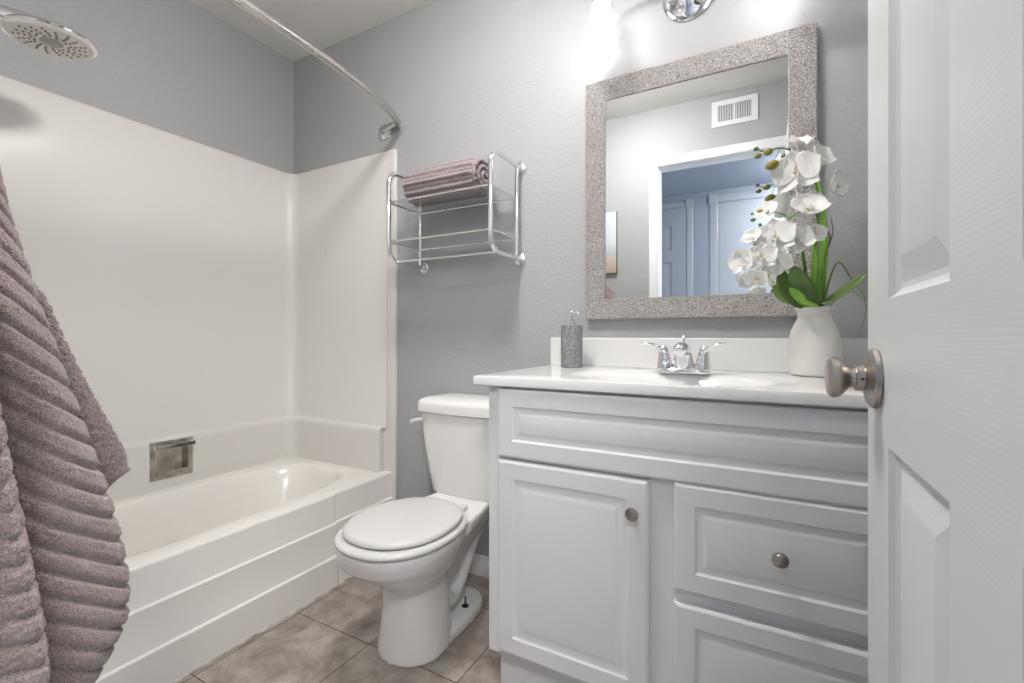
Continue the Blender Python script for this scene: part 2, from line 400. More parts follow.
for y0, y1 in ((-.016, 0), (YF, YF+.016)):
    bm = nb(); bx(bm, .6762, .722, y0, y1, .002, 1.818); bx(bm, .640, .680, y0+(.0005 if y1 == 0 else 0), y1-(.0005 if y1 != 0 else 0), .352, .556); obj('edge_flange', bm, 'surround', sur, bevel=.003)
# ------------------------------------------------------------------ bathtub
tub = thing('bathtub', 'off-white alcove bathtub with grooved apron left of the toilet', 'bathtub', (.37, -.73, 0))
X0, X1, Y0, Y1 = .042, .697, YF+.042, -.042
N = 128; ccx, ccy = .372, -.735
def rect(z, ins, rad=.012):
    out = []
    for k in range(N):
        t = 2*PI*k/N; c, s = math.cos(t), math.sin(t)
        xx = X1-ins-ccx if c > 0 else ccx-X0-ins; yy = Y1-ins-ccy if s > 0 else ccy-Y0-ins
        q = 1/max(abs(c)/xx, abs(s)/yy); out.append(Vector((ccx+c*q, ccy+s*q, z)))
    return out
def oval(z, a, b_, n, dx=0, dy=0):
    # superellipse by ray angle so it lines up with rect()
    out = []
    for k in range(N):
        t = 2*PI*k/N; c, s = math.cos(t), math.sin(t)
        q = 1/((abs(c)/a)**n+(abs(s)/b_)**n)**(1/n); out.append(Vector((ccx+dx+c*q, ccy+dy+s*q, z)))
    return out
bm = nb()
loft(bm, [rect(.30, 0), rect(.352, 0), rect(.357, .004), rect(.358, .012), oval(.358, .262, .640, 3.6), oval(.355, .250, .626, 3.5), oval(.345, .242, .616, 3.4), oval(.32, .234, .604, 3.2),
          oval(.25, .222, .575, 3.0), oval(.16, .205, .535, 2.8), oval(.10, .185, .495, 2.7), oval(.07, .15, .44, 2.6), oval(.06, .09, .34, 2.4), oval(.058, .02, .1, 2)], cap0=False)
obj('basin', bm, 'tub', tub, angle=60)
# apron: stepped profile swept along the tub, slightly recessed at its far and near end
def apr(dx):
    return [(.690, .3575), (.700+dx, .3575), (.707+dx, .3555), (.711+dx, .351), (.7125+dx, .343), (.7125+dx, .2475), (.7135+dx, .2450), (.7200+dx, .2425), (.7215+dx, .240), (.7215+dx, .1245),
            (.7225+dx, .1220), (.7290+dx, .1195), (.7305+dx, .117), (.7305+dx, .004), (.66, .004), (.66, .3575)]
bm = nb(); rings = []
for y, dx in ((YF+.017, -.011), (YF+.320, -.011), (YF+.327, -.006), (YF+.334, 0), (-.342, 0), (-.335, -.006), (-.328, -.011), (-.017, -.011)):
    rings.append([Vector((x, y, z)) for x, z in apr(dx)])
loft(bm, rings)
obj('apron', bm, 'tub', tub, angle=28)
bm = nb(); tube(bm, [(.724, YF+.03, .001), (.731, -1.0, .001), (.730, -.9, .001), (.731, -.6, .001), (.730, -.4, .001), (.721, -.3, .001), (.718, -.03, .001)], .0050, 8)
o = obj('caulk_bead', bm, 'caulk', tub); o['label'] = 'stained caulk line along the floor'

# recessed soap dish with bar
sd = thing('soap_dish', 'worn metal recessed soap dish with grab bar in the tub wall', 'soap dish', (.044, -.5925, .392))
y0, y1, z0, z1, xs = -.671, -.514, .391, .546, .0465
bm = nb()
mpd = lambda a, b_, d: (xs-d, a, b_)
nested(bm, y0, y1, z0, z1, [(0, .002), (.0008, -.001), (.004, -.0022), (.017, -.0022), (.020, 0), (.022, .020), (.026, .036), (.031, .038)], mpd)
for f in list(bm.faces):
    pass
obj('recessed_plate', bm, 'dish', sd, smooth=True, angle=40)
bm = nb(); bx(bm, xs-.030, xs+.005, y0+.024, y1-.024, z0+.019, z0+.023); bx(bm, xs+.003, xs+.006, y0+.024, y1-.024, z0+.019, z0+.031)
obj('soap_tray', bm, 'dish', sd, bevel=.001)
bm = nb()
for yy in (y0+.006, y1-.018): bx(bm, xs-.001, xs+.030, yy, yy+.012, z1-.029, z1-.011)
bx(bm, xs+.020, xs+.031, y0+.004, y1-.004, z1-.030, z1-.012)
o = obj('grab_bar', bm, 'chrome', sd, bevel=.0018); o['label'] = 'polished bar across the dish'
tag(obj('adhesive_pad', (lambda b: (bx(b, .262, .274, -.0205, -.0178, 1.375, 1.393), b)[1])(nb()), 'grey_face', bevel=.001), 'tiny clear adhesive pad stuck on the end wall of the tub surround', 'hook pad')

# ------------------------------------------------------------------ curved shower rod
rod = thing('shower_rod', 'curved polished steel shower curtain rod bowing out above the bathtub', 'shower rod', (.70, -.73, 1.92))
bm = nb()
arc = []
for k in range(41):
    s = k/40; y = -.055+(YF+.11)*s
    arc.append((.768+.108*(1-(2*s-1)**2)**.85, y, 1.92))
ends0 = [(.648, -.012, 1.915), (.70, -.022, 1.917), (.752, -.030, 1.92)]
ends1 = [(p[0], YF-p[1], p[2]) for p in reversed(ends0)]
tube(bm, rnd(ends0+arc[0:1], .02, 3)+[Vector(p) for p in arc[1:-1]]+rnd(arc[-1:]+ends1, .02, 3), .0150, 18)
obj('rod', bm, 'nickel_b', rod)
for s in (1, -1):
    yy = 0 if s > 0 else YF
    bm = nb(); lathe(bm, [(0, 0), (.036, 0), (.038, .003), (.036, .008), (.026, .012), (.0185, .016), (.0175, .026), (0, .026)], (.648, yy, 1.912), (0, -s, 0), 32)
    for q in (1, -1): lathe(bm, [(0, 0), (.0035, 0), (.003, .002), (0, .0025)], (.648, yy-s*.008, 1.912+q*.029), (0, -s, 0), 12)
    obj('wall_flange', bm, 'chrome', rod)

# ------------------------------------------------------------------ shower head
sh = thing('overhead_shower', 'round grey-faced shower head high above the bathtub', 'shower head', (.345, -1.40, 1.99))
ctr = Vector((.345, -1.045, 1.838)); nrm = Vector((.0, .04, -1)).normalized()
bm = nb(); lathe(bm, [(0, .002), (.094, .002), (.101, -.001), (.104, -.006), (.100, -.013), (.080, -.022), (.045, -.030), (.02, -.034), (0, -.034)], ctr, nrm, 64)
obj('head_body', bm, 'chrome', sh)
bm = nb(); lathe(bm, [(0, 0), (.090, 0), (.092, .002), (.090, .0045), (0, .0045)], ctr, nrm, 64); obj('spray_face', bm, 'grey_face', sh)
bm = nb(); lathe(bm, [(0, .004), (.025, .004), (.026, .006), (.022, .009), (0, .0098)], ctr, nrm, 40); obj('centre_cap', bm, 'grey_centre', sh)
q = Vector((0, 0, 1)).rotation_difference(nrm).to_matrix()
bm = nb()
for kx in range(18):
    for j, rr in enumerate((.036, .048, .060, .072) if kx % 2 == 0 else (.042, .054, .066, .078)):
        a = 2*PI*kx/18+j*.06
        lathe(bm, [(0, .004), (.0035, .004), (.0030, .0068), (0, .0070)], ctr+q @ Vector((rr*math.cos(a), rr*math.sin(a), 0)), nrm, 8)
obj('nozzles', bm, 'grey_nozzle', sh)
bm = nb(); tube(bm, [ctr+Vector((0, -.055, .022)), ctr+Vector((0, -.10, .018)), ctr+Vector((-.004, -.15, .022)), ctr+Vector((-.004, -.22, .045)), ctr+Vector((0, -.28, .075))], [.026, .022, .014, .013, .014], 18)
obj('handle', bm, 'chrome', sh)
bm = nb(); tube(bm, rnd([(.345, YF, 1.99), (.345, YF+.07, 1.985), ctr+Vector((0, -.27, .075))], .04), .0105, 14)
lathe(bm, [(0, 0), (.032, 0), (.030, .006), (.014, .010), (0, .010)], (.345, YF+.002, 1.99), (0, 1, 0), 32)
obj('shower_arm', bm, 'chrome', sh)

# ------------------------------------------------------------------ toilet
TX = 1.212
toi = thing('toilet', 'white two-piece toilet with closed lid between bathtub and vanity', 'toilet', (TX, -.35, 0))
def egg(z, a, yf, yb, n=2.25, N=48, cx=TX, nb_=None):
    """plan ring, front at yf, back at yb, widest slightly behind the middle"""
    out = []; cy = yb+(yf-yb)*.52
    for k in range(N):
        t = 2*PI*k/N; c, s = math.cos(t), math.sin(t)
        b = (cy-yf) if s < 0 else (yb-cy)
        nn = n if s < 0 else (nb_ or n)
        out.append(Vector((cx+a*math.copysign(abs(c)**(2/nn), c), cy+b*math.copysign(abs(s)**(2/nn), s), z)))
    return out
bm = nb()
# bowl and front column
loft(bm, [egg(0, .113, -.562, -.330, 2.1, cx=TX-.005), egg(.05, .107, -.557, -.335, 2.15, cx=TX-.004), egg(.14, .092, -.550, -.34, 2.4), egg(.205, .085, -.552, -.34, 2.4), egg(.228, .092, -.572, -.335, 2.3), egg(.255, .117, -.606, -.33, 2.3),
          egg(.290, .144, -.656, -.318, 2.25), egg(.325, .161, -.698, -.31, 2.25), egg(.355, .167, -.709, -.305, 2.25, cx=TX+.005), egg(.376, .167, -.712, -.302, 2.25, cx=TX+.006), egg(.382, .162, -.707, -.308, 2.25)])
# foot flange
loft(bm, [egg(0, .101, -.545, -.136, 3.0), egg(.024, .100, -.545, -.138, 3.0), egg(.034, .094, -.535, -.146, 3.0), egg(.038, .075, -.50, -.168, 2.8)])
# trapway body
loft(bm, [egg(.02, .034, -.46, -.20, 2.8), egg(.12, .036, -.46, -.19, 2.8), egg(.22, .055, -.46, -.14, 2.8), egg(.31, .095, -.46, -.06, 3.0), egg(.345, .10, -.46, -.04, 3.2)])
for sx in (1, -1):
    tube(bm, rnd([(TX+sx*.045, -.42, .24), (TX+sx*.052, -.355, .09), (TX+sx*.030, -.27, .10), (TX+sx*.040, -.19, .25), (TX+sx*.05, -.12, .31)], .06, 5), .027, 12)
# rear deck under the tank
def deck(z, g, hw=.118): 
    return [Vector(p) for p in ((TX-hw+g, -.022-g, z), (TX-hw-.002+g, -.2, z), (TX-.15+g*.5, -.36, z), (TX-.1, -.45, z), (TX+.1, -.45, z), (TX+.15-g*.5, -.36, z), (TX+hw+.002-g, -.2, z), (TX+hw-g, -.022-g, z))]
loft(bm, [deck(.335, .02), deck(.348, .004), deck(.375, .0), deck(.384, .006)])
o = obj('bowl', bm, 'porcelain', toi, angle=180)
rm = o.modifiers.new('remesh', 'REMESH'); rm.mode = 'VOXEL'; rm.voxel_size = .0048; rm.use_smooth_shade = True
sm = o.modifiers.new('smooth', 'SMOOTH'); sm.factor = .5; sm.iterations = 7
# seat ring and lid
def seat_ring(z, g):
    return egg(z-.005, .174-g, -.718+g, -.300-g, 2.2, 64, TX+.009)
bm = nb(); loft(bm, [seat_ring(.3865, .010), seat_ring(.389, .003), seat_ring(.394, 0), seat_ring(.400, .001), seat_ring(.404, .006), seat_ring(.4055, .014)])
obj('seat', bm, 'seat', toi, angle=60)
def lid_ring(z, g): return egg(z-.006, .162-g, -.693+g, -.318-g, 2.15, 64, TX+.008)
bm = nb(); loft(bm, [lid_ring(.4095, .008), lid_ring(.411, .002), lid_ring(.416, 0), lid_ring(.422, .002), lid_ring(.4262, .009), lid_ring(.4285, .022), lid_ring(.431, .06), lid_ring(.4325, .115), lid_ring(.4328, .150)])
obj('lid', bm, 'seat', toi, angle=60)
bm = nb(); loft(bm, [lid_ring(.4050, .012), lid_ring(.4100, .012)]); obj('lid_gap_shade', bm, 'gap', toi)  # dark filler that paints the shade between seat and lid
for s in (1, -1):
    bm = nb(); bx(bm, TX+s*.078-.012, TX+s*.078+.012, -.318, -.285, .384, .402); obj('hinge', bm, 'seat', toi, bevel=.006)
# tank
def rrect(z, hw, yf, yb, rad, n=7, bow=0):
    hw += .007
    out = []
    for cx_, cy_, a0 in ((TX+hw-rad, yb-.006, 0), (TX-hw+rad, yb-.006, PI/2), (TX-hw+rad, yf+rad, PI), (TX+hw-rad, yf+rad, 1.5*PI)):
        rr = rad if a0 >= PI else .006
        cx2 = cx_ if a0 >= PI else (TX+hw-.006 if a0 == 0 else TX-hw+.006)
        for k in range(n):
            a = a0+PI/2*k/(n-1); out.append(Vector((cx2+rr*math.cos(a), cy_+rr*math.sin(a), z)))
        if a0 == PI:
            for k in range(1, 6):
                f = k/6; xx = TX-hw+rad+(2*hw-2*rad)*f
                out.append(Vector((xx, yf-bow*math.sin(PI*f), z)))
    return out
bm = nb()
loft(bm, [rrect(.372, .118, -.175, -.028, .045), rrect(.376, .135, -.193, -.024, .05, bow=.004), rrect(.390, .148, -.200, -.022, .05, bow=.006), rrect(.46, .163, -.204, -.02, .05, bow=.008), rrect(.55, .180, -.208, -.018, .05, bow=.008), rrect(.62, .190, -.210, -.016, .05, bow=.008), rrect(.682, .195, -.211, -.016, .05, bow=.008)])
obj('tank', bm, 'porcelain', toi, angle=50)
bm = nb()
loft(bm, [rrect(.683, .199, -.216, -.012, .05, bow=.01), rrect(.688, .205, -.222, -.010, .05, bow=.01), rrect(.716, .205, -.222, -.010, .05, bow=.01), rrect(.724, .203, -.220, -.011, .05, bow=.01), rrect(.731, .196, -.210, -.016, .045, bow=.01), rrect(.737, .180, -.190, -.03, .04, bow=.008), rrect(.741, .13, -.15, -.06, .03)])
obj('tank_lid', bm, 'porcelain', toi, angle=50)
bm = nb(); lathe(bm, [(0, 0), (.013, 0), (.012, .008), (0, .009)], (1.056, -.205, .657), (0, -1, 0), 20)
tube(bm, [(1.050, -.220, .658), (1.034, -.226, .656), (1.012, -.224, .650), (.997, -.218, .643)], [.0075, .008, .009, .0105], 14)
obj('flush_lever', bm, 'seat', toi)
for s in (1, -1):
    bm = nb(); lathe(bm, [(0, .0405), (.012, .0405), (.0125, .043), (.008, .0455), (.0025, .047), (.0025, .075), (0, .075)], (TX+s*.060, -.262, -.003), (0, 0, 1), 16)
    o = obj('floor_bolt', bm, 'black', toi); o['label'] = 'dark uncapped floor bolt'

# ------------------------------------------------------------------ vanity
van = thing('vanity_cabinet', 'white raised-panel bathroom vanity cabinet under the sink top', 'cabinet', (1.98, -.27, 0))
VX0, VX1, VY, VZ0, VZ1 = 1.522, 2.442, -.512, .122, .840
bm = nb()
bx(bm, VX0, VX0+.016, VY+.019, -.001, VZ0, VZ1); bx(bm, VX1-.016, VX1, VY+.019, -.001, VZ0, VZ1)       # sides
bx(bm, VX0+.016, VX1-.016, -.012, -.001, VZ0, VZ1-.12)                                                      # back
bx(bm, VX0+.016, VX1-.016, VY+.019, -.012, VZ0, VZ0+.014)                                             # bottom
bx(bm, 1.970, 1.985, VY+.019, -.012, VZ0+.014, VZ1-.15)
obj('carcass', bm, 'cab', van, smooth=False)
bm = nb()
for x0, x1, z0, z1 in ((VX0, VX0+.05, VZ0, VZ1), (VX1-.05, VX1, VZ0, VZ1), (1.940, 2.02, VZ0+.035, .615), (VX0+.05, VX1-.05, .80, VZ1), (VX0+.05, VX1-.05, .615, .685), (VX0+.05, VX1-.05, VZ0, VZ0+.035), (2.02, VX1-.05, .385, .435)):
    bx(bm, x0, x1, VY, VY+.018, z0, z1)
obj('face_frame', bm, 'cab', van, smooth=False)
bm = nb(); bx(bm, VX0+.012, VX1-.012, -.470, -.455, 0, VZ0); bx(bm, VX0+.012, VX0+.028, -.455, -.001, 0, VZ0); bx(bm, VX1-.028, VX1-.012, -.455, -.001, 0, VZ0)
obj('toe_kick', bm, 'cab', van, smooth=False)
FP = [(0, .0175), (0, .006), (.0015, .0035), (.004, .0015), (.0075, .0), (.046, .0), (.0475, .0010), (.0495, .0026), (.0520, .0034), (.0545, .0038), (.058, .0040)]
FP += [(.058+.030*k/7, .0040-.0032*(.5-.5*math.cos(PI*k/7))) for k in range(1, 8)]+[(.0900, .0006), (.0915, .0004)]
def front(name, x0, x1, z0, z1, kx, kz, fp=FP):
    bm = nb(); first = nested(bm, x0, x1, z0, z1, fp, lambda a, b_, d: (a, VY-.0185+d, b_))
    bm.faces.new(first)
    o = obj(name, bm, 'cab', van, angle=12)
    if kx:
        bm = nb(); lathe(bm, [(0, 0), (.007, 0), (.0062, .004), (.0055, .010), (.0072, .013), (.0130, .0155), (.0152, .0185), (.0150, .0205), (.0115, .0212), (.0105, .0228), (.0075, .0240), (0, .0245)], (kx, VY-.018, kz), (0, -1, 0), 32)
        k = obj('knob', bm, 'nickel', o); 
    return o
FPD = [(i_*(.96 if i_ < .05 else .86) if i_ < .05 else .0456+(i_-.0475)*.74, d_) for i_, d_ in FP]
front('false_drawer_front', 1.557, 2.407, .654, .834, None, None, FPD)
front('cabinet_door', 1.557, 1.951, .139, .647, 1.918, .573)
front('drawer', 2.004, 2.407, .418, .6535, 2.2055, .538, FPD)
front('drawer', 2.004, 2.407, .139, .392, 2.2055, .266, FPD)
for o in C.objects:
    if o.name == 'knob' or o.name.startswith('knob.'): o.matrix_parent_inverse = Matrix.Identity(4)
# ------------------------------------------------------------------ sink top with integral basin
top = thing('sink_countertop', 'glossy white one-piece sink top with backsplash on the vanity', 'countertop', (1.98, -.27, .84))
TX0, TX1, TY0, TY1, TZ = 1.486, 2.474, -.538, -.001, .866
bcx, bcy = 1.975, -.315
NN = 96
def trect(z, g):
    out = []
    for k in range(NN):
        t = 2*PI*k/NN; c, s = math.cos(t), math.sin(t)
        xx = (TX1-g-bcx) if c > 0 else (bcx-TX0-g); yy = (TY1-bcy-(g if g < .02 else g)) if s > 0 else (bcy-TY0-g)
        q = 1/max(abs(c)/xx, abs(s)/yy); out.append(Vector((bcx+c*q, bcy+s*q, z)))
    # snap nearest verts onto the true corners
    for X_, Y_ in ((TX1-g, TY1-g), (TX0+g, TY1-g), (TX0+g, TY0+g), (TX1-g, TY0+g)):
        i = min(range(NN), key=lambda i: (out[i]-Vector((X_, Y_, z))).length); out[i] = Vector((X_, Y_, z))
    return out
def tov(z, a, b_, n=2.2):
    out = []
    for k in range(NN):
        t = 2*PI*k/NN; c, s = math.cos(t), math.sin(t)
        q = 1/((abs(c)/a)**n+(abs(s)/b_)**n)**(1/n); out.append(Vector((bcx+c*q, bcy+s*q, z)))
    return out
bm = nb()
loft(bm, [tov(.842, .25, .175), trect(.8405, .004), trect(.843, .001), trect(.8615, .001), trect(.8650, .003), trect(TZ, .007),
          tov(TZ, .285, .19, 2.6), tov(TZ-.0005, .278, .184, 2.5), tov(TZ-.004, .270, .177, 2.4), tov(TZ-.0055, .235, .150), tov(TZ-.012, .225, .141), tov(TZ-.04, .205, .125), tov(TZ-.09, .165, .10), tov(TZ-.125, .10, .06), tov(TZ-.132, .025, .02)], cap0=False)
obj('counter', bm, 'counter', top, angle=40)
bm = nb(); bx(bm, TX0, TX1, -.021, -.001, TZ-.002, .9665); obj('backsplash', bm, 'counter', top, bevel=.004)
bm = nb(); lathe(bm, [(0, 0), (.022, 0), (.022, .003), (.015, .005), (0, .005)], (bcx, bcy, TZ-.1325), (0, 0, 1), 24); obj('drain', bm, 'chrome', top)

# ------------------------------------------------------------------ faucet
FX, FY, FZ = 1.973, -.165, TZ
fa = thing('faucet', 'chrome two-handle faucet in front of the backsplash', 'faucet', (FX, FY, FZ))
bm = nb()
loft(bm, [sup(FX, FY, .070, .026, 3, 48, FZ), sup(FX, FY, .071, .027, 3, 48, FZ+.003), sup(FX, FY, .069, .025, 3, 48, FZ+.010), sup(FX, FY, .064, .021, 3, 48, FZ+.014)])
obj('base_plate', bm, 'chrome', fa, angle=60)
bm = nb()
def ring_o(c, d, a, b_, N=24):
    d = Vector(d).normalized(); u = Vector((1, 0, 0)); v_ = d.cross(u)
    return [Vector(c)+u*a*math.cos(2*PI*k/N)+v_*b_*math.sin(2*PI*k/N) for k in range(N)]
loft(bm, [ring_o((FX, FY+.002, FZ+.012), (0, 0, 1), .033, .024), ring_o((FX, FY+.002, FZ+.026), (0, 0, 1), .030, .024), ring_o((FX, FY+.000, FZ+.044), (0, -.12, 1), .0265, .0245),
          ring_o((FX, FY-.004, FZ+.058), (0, -.5, 1), .0240, .024), ring_o((FX, FY-.016, FZ+.068), (0, -1, .5), .0225, .0205), ring_o((FX, FY-.036, FZ+.071), (0, -1, .05), .0210, .0180),
          ring_o((FX, FY-.060, FZ+.069), (0, -1, -.12), .0200, .0165), ring_o((FX, FY-.074, FZ+.0665), (0, -1, -.3), .0185, .0150), ring_o((FX, FY-.080, FZ+.065), (0, -1, -.35), .0140, .0115), ring_o((FX, FY-.081, FZ+.0645), (0, -1, -.35), .006, .005)])
lathe(bm, [(0, 0), (.0115, 0), (.0115, .012), (.0095, .013), (0, .013)], (FX, FY-.064, FZ+.060), (0, -.15, -1), 24)
obj('spout', bm, 'chrome', fa, angle=70)
bm = nb(); lathe(bm, [(0, 0), (.0025, 0), (.0025, .018), (.005, .020), (.006, .025), (.004, .029), (0, .030)], (FX, FY+.006, FZ+.077), (0, .1, 1), 16); obj('lift_rod', bm, 'chrome', fa)
for s in (1, -1):
    bm = nb(); hx = FX+s*.050
    lathe(bm, [(0, .012), (.0235, .012), (.023, .020), (.0200, .032), (.0188, .034), (.0190, .037), (.0170, .048), (.0145, .060), (.0110, .072), (.006, .080), (0, .082)], (hx, FY, FZ), (s*.10, 0, 1), 28)
    hb = obj('handle_hub', bm, 'chrome', fa, angle=60)
    bm = nb()
    rr = []
    for t in range(9):
        f = t/8
        p = Vector((hx+s*(.004+.064*f), FY-.004-.006*f, FZ+.062+.024*math.sin(f*PI*.60)-.001*f))
        wd = .011-.003*f+.002*math.sin(PI*f); th = .0095-.0062*min(1, f*1.5)
        tdir = Vector((s, 0, .9*math.cos(f*PI*.55))).normalized(); up = Vector((-tdir.z*s, 0, tdir.x*s))
        rr.append([p+Vector((0, 1, 0))*wd*math.cos(2*PI*k/16)+up*th*math.sin(2*PI*k/16) for k in range(16)])
    loft(bm, rr); obj('lever', bm, 'chrome', fa, angle=70)

# ------------------------------------------------------------------ soap dispenser
SX, SY = 1.603, -.105
so = thing('soap_dispenser', 'embossed grey cylinder soap pump at left end of the sink top', 'soap dispenser', (SX, SY, TZ))
bm = nb(); lathe(bm, [(0, 0), (.034, 0), (.0365, .002), (.0368, .005), (.0368, .140), (.0358, .143), (.028, .1445), (0, .1448)], (SX, SY, TZ), (0, 0, 1), 48); obj('bottle', bm, 'soap', so)
bm = nb(); lathe(bm, [(0, .1440), (.016, .1440), (.016, .156), (.014, .158), (.0045, .159), (.0045, .178), (.0095, .180), (.0100, .190), (.0085, .194), (0, .195)], (SX, SY, TZ), (0, 0, 1), 28)
tube(bm, rnd([(SX, SY, TZ+.187), (SX+.026, SY-.012, TZ+.188), (SX+.030, SY-.014, TZ+.181)], .006, 4), .0042, 12)
o = obj('pump', bm, 'chrome', so); o['label'] = 'chrome pump top'

# ------------------------------------------------------------------ vase + orchid
OX, OY = 2.298, -.110
bm = nb(); lathe(bm, [(0, .004), (.044, .0), (.052, .001), (.0575, .006), (.0605, .020), (.0615, .045), (.0615, .075), (.0595, .100), (.054, .122), (.046, .142), (.0405, .152), (.0385, .160), (.0395, .168), (.0430, .175), (.0455, .181), (.0450, .1835), (.0415, .1830), (.038, .175), (.0355, .160), (.0355, .150), (0, .148)], (OX, OY, TZ), (0, 0, 1), 56)
tag(obj('vase', bm, 'ceramic', loc=None), 'white ceramic vase with narrow neck on the sink top by the door', 'vase')
orc = thing('potted_orchid', 'white artificial orchid with green leaves standing in the ceramic vase', 'flower', (OX, OY, TZ+.15))
NZ = TZ+.165
def W(u, v, y):
    """a point of the place seen in direction u, v and standing at depth y (used once, to read the plant off its own photograph)"""
    a = (u-512)/459; t = math.radians(28.6)
    d = Vector((-math.sin(t)+a*math.cos(t), math.cos(t)+a*math.sin(t), -(v-335.3)/459)); s = (y-CY)/d.y
    return Vector((CX, CY, CZ))+d*s
def spl(pts, n=8):
    P = [Vector(p) for p in pts]; P = [2*P[0]-P[1]]+P+[2*P[-1]-P[-2]]; out = []
    for i in range(1, len(P)-2):
        for k in range(n):
            t = k/n; a, b, c, d = P[i-1], P[i], P[i+1], P[i+2]
            out.append(.5*((2*b)+(-a+c)*t+(2*a-5*b+4*c-d)*t*t+(-a+3*b-3*c+d)*t**3))
    out.append(P[-2]); return out
def stem(pts, r, m='stem'):
    bm = nb(); p = spl(pts); n = len(p); tube(bm, p, [r*(1-.5*i/n) for i in range(n)], 8); return obj('stem', bm, m, orc)
base = Vector((OX, OY, TZ+.15))
stem([base+Vector((.006, 0, 0)), W(818, 270, -.11), W(824, 225, -.115), W(816, 185, -.13), W(804, 160, -.15), W(792, 151, -.165), W(779, 148, -.175), W(766, 152, -.18), W(756, 149, -.185)], .0028)
stem([base+Vector((-.004, -.004, 0)), W(812, 270, -.13), W(818, 228, -.15), W(812, 208, -.17), W(790, 218, -.19), W(775, 235, -.20), W(763, 250, -.21), W(752, 268, -.21)], .0026)
stem([W(779, 149, -.175), W(776, 156, -.178), W(772, 164, -.182)], .0014)
stem([W(790, 218, -.19), W(776, 212, -.195), W(764, 213, -.2), W(753, 214, -.2)], .0013)
stem([base+Vector((.01, .004, 0)), W(824, 262, -.10), W(830, 240, -.1), W(826, 226, -.1)], .0028, 'brownstem')
stem([W(829, 244, -.1), W(833, 232, -.1), W(831, 218, -.1)], .0018, 'brownstem')
stem([base+Vector((-.008, .004, 0)), W(806, 280, -.1), W(803, 235, -.1)], .0022)
stem([base+Vector((-.01, -.01, 0)), W(796, 284, -.13), W(778, 254, -.15)], .0018)
stem([base+Vector((-.01, -.01, 0)), W(790, 290, -.15), W(768, 262, -.16)], .0014)
stem([base+Vector((.01, 0, 0)), W(836, 264, -.1), W(852, 280, -.13), W(866, 300, -.16)], .0024)
stem([base+Vector((.02, -.01, .015)), W(845, 291, -.14), W(862, 298, -.15), W(866, 312, -.15), W(857, 338, -.14)], .0013)
def leaf(pts, wid, nrm=(0, -1, .3), fold=.25, m='leaf', name='leaf', tip=.5, peak=.5, thick=.0016):
    p = spl(pts, 6); n = len(p); bm = nb(); rows_ = []; nrm = Vector(nrm).normalized()
    for i, c in enumerate(p):
        f = i/(n-1)
        g = f**math.log(.5, peak) if 0 < f < 1 else f
        ww = wid*max(.02, math.sin(PI*min(.985, max(.03, g))))**tip
        t = (p[min(i+1, n-1)]-p[max(i-1, 0)]).normalized(); s = t.cross(nrm).normalized(); up = s.cross(t).normalized()
        rows_.append([c+s*ww*k+up*(fold*ww*abs(k)**1.5) for k in (-1, -.66, -.33, 0, .33, .66, 1)])
    V = [[bm.verts.new(q) for q in r] for r in rows_]
    for a, b in zip(V, V[1:]):
        for k in range(6): bm.faces.new((a[k], a[k+1], b[k+1], b[k]))
    o = obj(name, bm, m, orc, angle=180, recalc=True)
    so_ = o.modifiers.new('solid', 'SOLIDIFY'); so_.thickness = thick; so_.offset = 0
    return o
leaf([W(812, 306, -.12), W(796, 299, -.15), W(785, 286, -.17), W(781, 270, -.18)], .024, (.3, -1, .2))
leaf([W(814, 306, -.13), W(808, 294, -.17), W(799, 280, -.19), W(793, 267, -.19)], .024, (-.2, -1, .2))
leaf([W(808, 304, -.10), W(796, 300, -.10), W(783, 296, -.10), W(773, 284, -.10)], .019, (0, -1, .5))
leaf([W(820, 304, -.13), W(834, 299, -.15), W(850, 288, -.17), W(867, 273, -.18)], .013, (-.3, -1, .7), fold=.5)
leaf([W(818, 306, -.16), W(806, 303, -.19), W(797, 296, -.2), W(790, 288, -.2)], .014, (0, -1, .8), m='blade')
for pts, wd_ in (([W(819, 306, -.12), W(821, 270, -.12), W(823, 235, -.12), W(822, 200, -.13), W(815, 170, -.14)], .0058), ([W(815, 306, -.14), W(814, 275, -.14), W(815, 250, -.14), W(815, 230, -.14)], .0070),
                 ([W(822, 306, -.10), W(825, 270, -.10), W(826, 240, -.10), W(823, 205, -.10), W(819, 180, -.11)], .0048)):
    leaf(pts, wd_, (-.2, -1, 0), fold=.5, m='blade', peak=.4)
leaf([W(806, 300, -.13), W(805, 270, -.12), W(802, 250, -.12), W(800, 236, -.12)], .004, (0, -1, 0), fold=.4)
def petal(bm, M4, length, wid, curl, cup, broad=.55):
    n, k2 = 9, 6; V = []
    for i in range(n+1):
        f = i/n; ww = wid*(max(.0, math.sin(PI*min(1, .06+.94*f**(.75 if broad < .55 else .95)))))**.62+.0007
        if i == n: ww *= .35
        row = []
        for j in range(-k2, k2+1):
            t = j/k2; y = length*f*(1-.10*abs(t)**2*f)
            row.append(bm.verts.new(M4 @ Vector((ww*t, y, curl*f*f*length+cup*ww*t*t+.0012*math.sin(7*f+3*t)))))
        V.append(row)
    for a, b in zip(V, V[1:]):
        for j in range(2*k2): bm.faces.new((a[j], a[j+1], b[j+1], b[j]))
